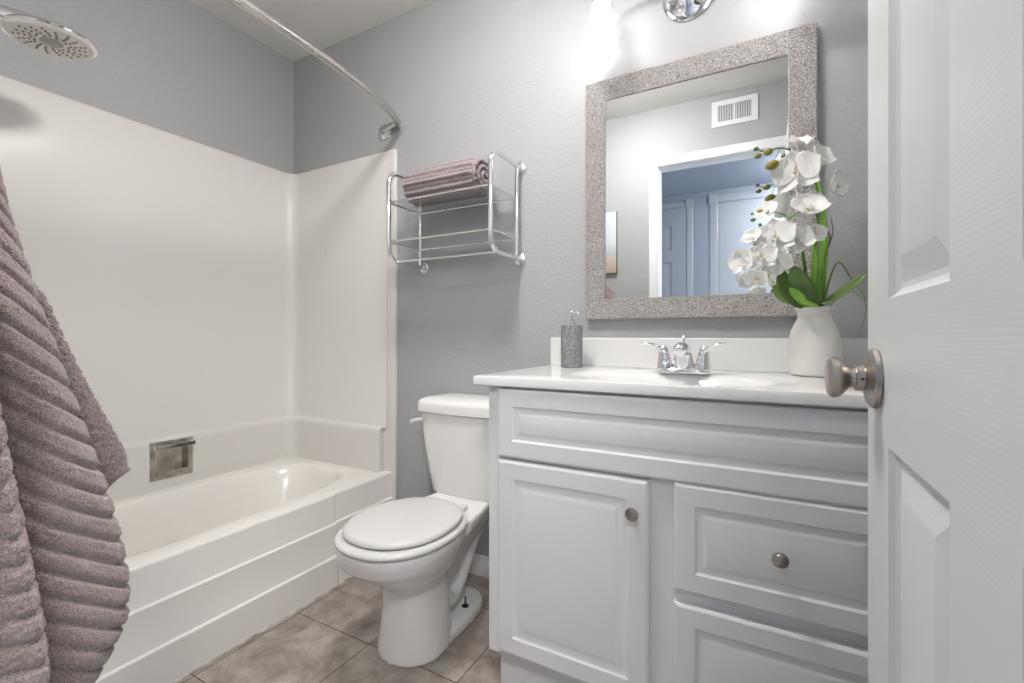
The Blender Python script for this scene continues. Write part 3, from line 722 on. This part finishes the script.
def flower(c, face, r, spin=0, open_=0.0, yel=True):
    """white orchid bloom: three sepals, two broad petals, lip; open_ folds the tepals forward"""
    face = Vector(face).normalized(); q = Vector((0, 0, 1)).rotation_difference(face).to_matrix().to_4x4()
    up = q.inverted().to_3x3() @ Vector((0, 0, 1)); base_a = math.atan2(up.y, up.x)-PI/2+spin
    T = Matrix.Translation(c) @ q
    bm = nb()
    for a, L, wd, cv in ((0, 1, .42, .1), (2.2, .98, .38, .12), (-2.2, .98, .38, .12)):
        Mx = T @ Matrix.Rotation(base_a+a, 4, 'Z') @ Matrix.Translation((0, r*.05, -.002)) @ Matrix.Rotation(open_, 4, 'X'); petal(bm, Mx, r*L, r*wd, cv, .25, .5)
    for a in (1.18, -1.18):
        Mx = T @ Matrix.Rotation(base_a+a, 4, 'Z') @ Matrix.Translation((0, r*.05, .001)) @ Matrix.Rotation(open_*.9+.08, 4, 'X'); petal(bm, Mx, r*1.02, r*.60, -.05, .12, .6)
    o = obj('flower', bm, 'petal', orc, angle=180)
    so_ = o.modifiers.new('solid', 'SOLIDIFY'); so_.thickness = .0009; so_.offset = 0
    bm = nb()
    for a, L, wd in ((PI, .42, .14), (PI-.8, .25, .12), (PI+.8, .25, .12)):
        Mx = T @ Matrix.Rotation(base_a+a, 4, 'Z') @ Matrix.Translation((0, 0, .004)) @ Matrix.Rotation(.75, 4, 'X'); petal(bm, Mx, r*L, r*wd, .2, 1.0)
    l = obj('lip', bm, 'petal', o, angle=180); l.matrix_parent_inverse = Matrix.Identity(4)
    so_ = l.modifiers.new('solid', 'SOLIDIFY'); so_.thickness = .0012
    if yel:
        bm = nb(); lathe(bm, [(0, -.002), (.0045, 0), (.0055, .003), (.004, .007), (0, .009)], T @ Vector((0, 0, .002)), face, 12, 1.1, .9)
        l = obj('column', bm, 'lip', o); l.matrix_parent_inverse = Matrix.Identity(4)
        l['label'] = 'yellow flower centre'
flower(W(797, 173, -.175), (-.30, -1, -.25), .062, .1, .12)
flower(W(798, 150, -.170), (.15, -.45, .8), .046, .4, .75, False)
flower(W(817, 161, -.150), (.75, -.55, .45), .048, .3, .60, False)
flower(W(831, 186, -.145), (.85, -.50, .0), .046, -.4, .60, False)
flower(W(808, 210, -.185), (.30, -.75, .6), .054, .5, .40)
flower(W(813, 234, -.150), (.25, -.9, -.25), .034, 0, .6, False)
flower(W(776, 238, -.215), (-.20, -1, .05), .052, .15, .10)
flower(W(797, 242, -.190), (.4, -1, .1), .046, .6, .45, False)
flower(W(768, 213, -.205), (-.35, -.75, .5), .034, .2, .45, False)
flower(W(754, 240, -.215), (-.45, -.7, .5), .034, -.3, .55, False)
flower(W(744, 262, -.225), (-.55, -1, -.1), .040, .3, .40, False)
flower(W(762, 257, -.235), (-.1, -1, -.05), .040, 0, .18)
flower(W(757, 279, -.225), (-.2, -1, -.35), .032, .2, .30)
flower(W(780, 264, -.20), (.2, -1, -.3), .034, .6, .40, False)
for (u, v, y, r, ax) in ((756, 149, -.185, .0055, (1, 0, .2)), (758, 156, -.185, .0072, (1, 0, .3)), (768, 152, -.18, .0095, (1, 0, .3)), (772, 165, -.182, .0130, (1, 0, .35)), (783, 156, -.178, .0058, (0, 0, 1)),
                         (760, 212, -.2, .0072, (1, 0, 0)), (768, 213, -.2, .0080, (1, 0, .2)), (753, 220, -.2, .0052, (1, 0, 0)), (752, 214, -.2, .003, (1, 0, 0)), (760, 225, -.2, .0042, (0, 0, 1))):
    bm = nb(); lathe(bm, [(0, -r*1.35), (r*.55, -r*1.05), (r*.95, -r*.3), (r, .2*r), (r*.7, r*.95), (0, r*1.35)], W(u, v, y), ax, 16); obj('bud', bm, 'bud' if r > .0057 else 'stem', orc, angle=180)

# ------------------------------------------------------------------ mirror
MX0, MX1, MZ0, MZ1 = 1.624, 2.312, 1.031, 1.864
mi = thing('wall_mirror', 'large rectangular mirror in hammered silver frame above the sink', 'mirror', ((MX0+MX1)/2, -.002, MZ0))
FW = .070
bm = nb()
nested(bm, MX0, MX1, MZ0, MZ1, [(0, .0), (0, -.022), (.002, -.0245), (.010, -.026), (FW-.006, -.0185), (FW-.001, -.018), (FW, -.016), (FW, -.004)], lambda a, b_, d: (a, d-.001, b_))
bmesh.ops.delete(bm, geom=[f for f in bm.faces if f.calc_area() > .3], context='FACES_ONLY')
obj('frame', bm, 'frame', mi, angle=20)
bm = nb(); bx(bm, MX0+FW-.004, MX1-FW+.004, -.0145, -.006, MZ0+FW-.004, MZ1-FW+.004); obj('mirror_glass', bm, 'mirror', mi, smooth=False)

# ------------------------------------------------------------------ vanity light
LX, LY, LZ = 1.965, -.13, 2.075
vl = thing('vanity_light', 'chrome two-light wall fixture with lit frosted shades above the mirror', 'wall lamp', (LX, -.001, LZ))
bm = nb(); lathe(bm, [(0, 0), (.080, 0), (.082, .004), (.078, .010), (.066, .016), (.060, .017), (.050, .026), (.030, .034), (.012, .038), (.0, .040)], (LX, -.001, LZ), (0, -1, 0), 48); obj('canopy', bm, 'chrome', vl)
for s in (1, -1):
    sxp = LX+s*.25
    bm = nb(); tube(bm, spl([(LX+s*.01, -.036, LZ), (LX+s*.07, -.080, LZ+.03), (LX+s*.16, -.12, LZ+.065), (LX+s*.23, LY, LZ+.062), (sxp, LY, LZ+.035), (sxp, LY, LZ+.005)], 6), .0065, 12); obj('arm', bm, 'chrome', vl)
    bm = nb(); lathe(bm, [(0, .022), (.014, .020), (.026, .008), (.030, 0), (.030, -.018), (0, -.018)], (sxp, LY, LZ-.006), (0, 0, 1), 32); obj('fitter', bm, 'chrome', vl)
    bm = nb(); lathe(bm, [(0, -.004), (.026, -.004), (.028, -.012), (.031, -.030), (.0335, -.050), (.036, -.068), (.043, -.088), (.052, -.108), (.0575, -.128), (.058, -.142), (.053, -.156), (.042, -.166), (.022, -.171), (0, -.172)], (sxp, LY, LZ-.006), (-s*.03, .0, 1), 40)
    o = obj('lamp_shade', bm, 'shade', vl, angle=180)
# unseen ceiling lamps added to bathroom and hallway to brighten the room
def dome(name, label, x, y, z, m, r=.15):
    t_ = thing(name, label, 'fill lamp', (x, y, z))
    bm = nb(); lathe(bm, [(0, 0), (r+.01, 0), (r+.012, -.006), (r+.008, -.02), (r, -.022), (0, -.022)], (x, y, z), (0, 0, 1), 40); obj('pan', bm, 'nickel_b', t_)
    bm = nb(); lathe(bm, [(0, -.021), (r, -.021), (r*.97, -.04), (r*.8, -.065), (r*.5, -.083), (0, -.09)], (x, y, z), (0, 0, 1), 40); obj('diffuser', bm, m, t_)
dome('fill_ceiling_lamp', 'unseen round ceiling lamp added to the bathroom for fill light', 1.50, -.82, ZC, 'bath_fill')
dome('fill_ceiling_lamp', 'unseen round ceiling lamp added to the hallway for fill light', 2.50, -2.07, 2.165, 'hall_fill')

# ------------------------------------------------------------------ glass towel shelf
RX0, RX1, RYF = .884, 1.353, -.226
rk = thing('wall_shelf', 'chrome two-tier glass shelf rack on the wall above the toilet', 'shelf', ((RX0+RX1)/2, -.002, 1.26))
for x in (RX0, RX1):
    bm = nb()
    tube(bm, rnd([(x, -.012, 1.622), (x, RYF, 1.622), (x, RYF, 1.268), (x, -.012, 1.268)], .062, 12), .0095, 16); obj('side_loop', bm, 'chrome', rk)
    bm = nb(); tube(bm, [(x, -.034, 1.622), (x, -.034, 1.268)], .0078, 14); obj('back_post', bm, 'chrome', rk)
    for z in (1.622, 1.268):
        bm = nb(); lathe(bm, [(0, 0), (.022, 0), (.0245, .003), (.022, .009), (.0145, .013), (.0125, .022), (0, .022)], (x, -.001, z), (0, -1, 0), 28); obj('wall_mount', bm, 'chrome', rk)
for z in (1.497, 1.343):
    bm = nb(); tube(bm, [(RX0, RYF, z), (RX1, RYF, z)], .0042, 10); tube(bm, [(RX0, -.036, z), (RX1, -.036, z)], .0042, 10)
    for x in (RX0, RX1): tube(bm, [(x, RYF, z), (x, -.036, z)], .0042, 10)
    obj('shelf_rail', bm, 'chrome', rk)
    bm = nb(); bx(bm, RX0+.006, RX1-.006, RYF+.006, -.042, z-.0015, z+.0035); o = obj('glass_shelf', bm, 'glass', rk, smooth=False); o['label'] = 'clear green-tinted glass shelf'
bm = nb(); tube(bm, [(RX0, RYF+.03, 1.268), (RX1, RYF+.03, 1.268)], .0045, 10); obj('towel_bar', bm, 'chrome', rk)

# ------------------------------------------------------------------ rolled towel on the top shelf
ROX0, ROX1, ROY, ROR = .925, 1.262, -.130, .068
ROZ = 1.5008+ROR*.985
bm = nb(); NS = 120; NL = 70
def roll_r(th, s):
    r = ROR*(1+.045*math.sin(12*th+.6)) + .0022*math.sin(24*th) 
    return r
rings = []
prof = [(0, .30), (.001, .72), (.004, .90), (.010, .97), (.02, 1.0)]
sec = [(ROX0+a, b) for a, b in prof]+[(ROX0+.02+(ROX1-ROX0-.04)*k/NL, 1) for k in range(1, NL)]+[(ROX1-a, b) for a, b in reversed(prof)]
for xx, k in sec:
    ring = []
    for i in range(NS):
        th = 2*PI*i/NS; r = roll_r(th, xx)*k
        nz = noise.noise(Vector((xx*90, math.cos(th)*5, math.sin(th)*5)))*.0026+noise.noise(Vector((xx*220, math.cos(th)*14, math.sin(th)*14)))*.0024
        r += nz*k
        ring.append(Vector((xx, ROY+r*math.cos(th)*1.08, ROZ+r*math.sin(th)*.98*(1 if math.sin(th) > -.86 else .97))))
    rings.append(ring)
loft(bm, rings)
rt = thing('rolled_towel', 'mauve ribbed towel rolled up on the top glass shelf', 'towel', ((ROX0+ROX1)/2, ROY, 1.501))
obj('roll', bm, 'terry2', rt, angle=180)
# coil edge on the visible end
bm = nb(); pts = []; rad = []
for k in range(190):
    th = k/190*2*PI*2.6; r = .006+.058*(k/190)
    rr_ = r
    pts.append((ROX1+.0015+.004*(1-k/190)+.0015*math.sin(k*.9), ROY+rr_*1.06*math.cos(th), ROZ+rr_*.95*math.sin(th))); rad.append(.0085+.0012*math.sin(k*1.1)+.0006*math.sin(k*2.3))
tube(bm, pts, rad, 10); obj('rolled_edge', bm, 'terry2', rt, angle=180)

# ------------------------------------------------------------------ hanging bath towel
hk = thing('towel_hook', 'chrome hook on the wall beside the doorway holding the bath towel', 'hook', (CX-.955, YF, 1.345))
bm = nb(); lathe(bm, [(0, 0), (.022, 0), (.023, .003), (.018, .007), (.009, .010), (0, .010)], (CX-.955, YF+.001, 1.345), (0, 1, 0), 28)
tube(bm, spl([(CX-.955, YF+.008, 1.345), (CX-.955, YF+.035, 1.333), (CX-.955, YF+.055, 1.337), (CX-.955, YF+.060, 1.362)], 6), .005, 12)
obj('hook', bm, 'chrome', hk)
def ryx(u):
    a = (u-512)/459; t = math.radians(28.6)
    return (math.cos(t)+a*math.sin(t))/(math.sin(t)-a*math.cos(t))
def interp(tab, z):
    if z >= tab[0][0]: return tab[0][1:]
    for a, b in zip(tab, tab[1:]):
        if z >= b[0]:
            f = (a[0]-z)/(a[0]-b[0]); f2 = f
            return [a[i]+(b[i]-a[i])*f2 for i in range(1, len(a))]
    return tab[-1][1:]
def lobe(bm, tab, z1, z0, slope, per, amp, ph=0, NZ=340, NA=170, n=2.3, flat=1.0):
    """hanging fold: table rows (z, centre x, centre y, half x, half y) relative to the camera post; cord ribs run across it"""
    rings = []
    for i in range(NZ+1):
        z = z1+(z0-z1)*i/NZ
        cx_, cy_, ax, ay = interp(tab, z)
        ring = []
        for k in range(NA):
            th = 2*PI*k/NA; c, s = math.cos(th), math.sin(th)
            ex = math.copysign(abs(c)**(2/n), c); ey = math.copysign(abs(s)**(2/n), s)
            wob = 1+.05*math.sin(3*th+z*14)+.03*math.sin(5*th-z*23)
            y = cy_+ay*ey; x = cx_+ax*ex*wob
            sl = slope(z) if callable(slope) else slope
            phs = (z+sl*(y-.2)+.006*math.sin(th*2+z*9))/per+ph
            fr = phs-math.floor(phs); rib = min(1, math.sin(PI*fr)*1.5)**.8
            fine = .10*math.sin(phs*2*PI*4)*(1-rib)
            d = amp*(rib+fine-.6)
            d += .0010*noise.noise(Vector((x*170, y*170, z*170)))+.0016*noise.noise(Vector((x*420, y*420, z*420)))
            edge = min(1, min(i, NZ-i)/6)
            ring.append(Vector((CX+x+d*ex*edge, CY+max(y+d*ey*edge, .1225), z+.3*d*0)))
        rings.append(ring)
    loft(bm, rings)
bm = nb()
def sil(u, x): return ryx(u)*x
XM = .78
rowsM = []
for v, u in ((165, 0), (215, 11), (260, 26), (310, 42), (350, 57), (420, 82), (480, 103), (530, 118), (575, 127.5), (605, 126), (635, 114), (665, 97), (690, 82), (720, 66)):
    xc = XM+.02; z = .8; u -= 6
    for _ in range(8):
        xc = XM+.02+.09*max(0, (z-1.0)/.25); yy = sil(u, xc); dep = xc*.4787+yy*.878; z = CZ-(v-335.3)/459*dep
    lo = .128; hx = .045+.055*min(1, (1.2-z)/.45) if z < 1.2 else .045
    if v > 600: hx = .10*(1-(v-600)/260)
    if v > 600: lo += (v-600)/120*.03
    rowsM.append((z, -xc, (yy+lo)/2, hx, (yy-lo)/2))
zt = rowsM[0][0]
tabM = [(1.375, -.955, .170, .016, .016), (1.33, -.955, .168, .030, .028), (1.27, -.93, .160, .045, .028)]+rowsM
lobe(bm, tabM, 1.375, rowsM[-1][0], lambda z: .72+.45*max(0, min(1, (z-.72)/.4)), .0285, .0068, n=2.0)
# front fold nearest the doorway
XL = .66; rowsL = []
for v, u in ((385, -16), (430, -5), (470, 3), (520, 15), (560, 23), (610, 34), (650, 40), (700, 42), (760, 40)):
    yy = sil(u, XL); dep = XL*.4787+yy*.878; z = CZ-(v-335.3)/459*dep
    rowsL.append((z, -.655, (yy+.126)/2, .042, (yy-.126)/2))
tabL = [(1.36, -.945, .155, .012, .016), (1.2, -.86, .146, .030, .018), (1.0, -.73, .144, .036, .017)]+rowsL
lobe(bm, tabL, 1.30, rowsL[-1][0]-.02, .12, .0265, .0055, .4)
# back layer whose corner hangs out behind
rowsB = []; XB = .86
for v, u in ((255, 12), (280, 30), (296, 44), (310, 51), (350, 69), (390, 90), (420, 107), (452, 125), (466, 126.5)):
    yy = sil(u, XB); dep = XB*.4787+yy*.878; z = CZ-(v-335.3)/459*dep
    rowsB.append((z, -XB, (yy+.14)/2, .014, (yy-.14)/2))
zb = rowsB[-1][0]
rowsB += [(zb-.006, -XB, .240, .014, .100), (zb-.030, -XB, .222, .014, .082), (zb-.042, -XB, .19, .013, .05), (zb-.05, -XB, .17, .010, .02)]
tabB = [(1.345, -.965, .160, .010, .012), (1.2, -.93, .148, .012, .014)]+rowsB
lobe(bm, tabB, 1.33, zb-.05, -1.3, .026, .002, .1, n=3.2)
ht = obj('bath_towel', bm, 'terry', angle=180)
tag(ht, 'thick mauve ribbed bath towel hanging from a hook at the left edge', 'towel')

# ------------------------------------------------------------------ things on the front wall, seen in the mirror
pic = thing('wall_picture', 'pale beach picture on the wall beside the doorway, seen in the mirror', 'picture', (CX-1.05, YF, 1.384))
bm = nb()
px0, px1, pz0, pz1 = CX-1.25, CX-.845, 1.384, 1.797
bx(bm, px0, px1, YF+.001, YF+.018, pz0, pz1); obj('canvas_edge', bm, 'brownstem', pic, smooth=False)
bm = nb(); bx(bm, -(px1-px0)/2+.003, (px1-px0)/2-.003, 0, .002, -(pz1-pz0)/2+.006, (pz1-pz0)/2-.002)
o = obj('print', bm, 'print', smooth=False); o.location = ((px0+px1)/2, YF+.018, (pz0+pz1)/2); bpy.context.view_layer.update()
o.parent = pic; o.matrix_parent_inverse = Matrix.Translation(pic.location).inverted()
vent = thing('air_vent', 'white wall air vent grille above the doorway, seen in the mirror', 'vent', (CX-.146, YF, 2.223))
vx0, vx1, vz0, vz1 = CX-.268, CX-.022, 2.223, 2.375
bm = nb()
for b in ((vx0, vx1, vz0, vz0+.028), (vx0, vx1, vz1-.028, vz1), (vx0, vx0+.035, vz0+.028, vz1-.028), (vx1-.035, vx1, vz0+.028, vz1-.028), ((vx0+vx1)/2-.006, (vx0+vx1)/2+.006, vz0+.028, vz1-.028)):
    bx(bm, b[0], b[1], YF+.001, YF+.008, b[2], b[3])
obj('vent_frame', bm, 'trim', vent, smooth=False)
bm = nb(); bx(bm, vx0+.03, vx1-.03, YF+.0005, YF+.0015, vz0+.02, vz1-.02); obj('vent_shade_sheet', bm, 'gap', vent, smooth=False)  # flat dark sheet painting the shade behind the slats
bm = nb()
for h0, h1 in ((vx0+.036, (vx0+vx1)/2-.007), ((vx0+vx1)/2+.007, vx1-.036)):
    n = 9
    for k in range(n):
        x = h0+(h1-h0)*(k+.5)/n; bx(bm, x-.0022, x+.0022, YF+.0016, YF+.007, vz0+.028, vz1-.028)
obj('slats', bm, 'trim', vent, smooth=False)
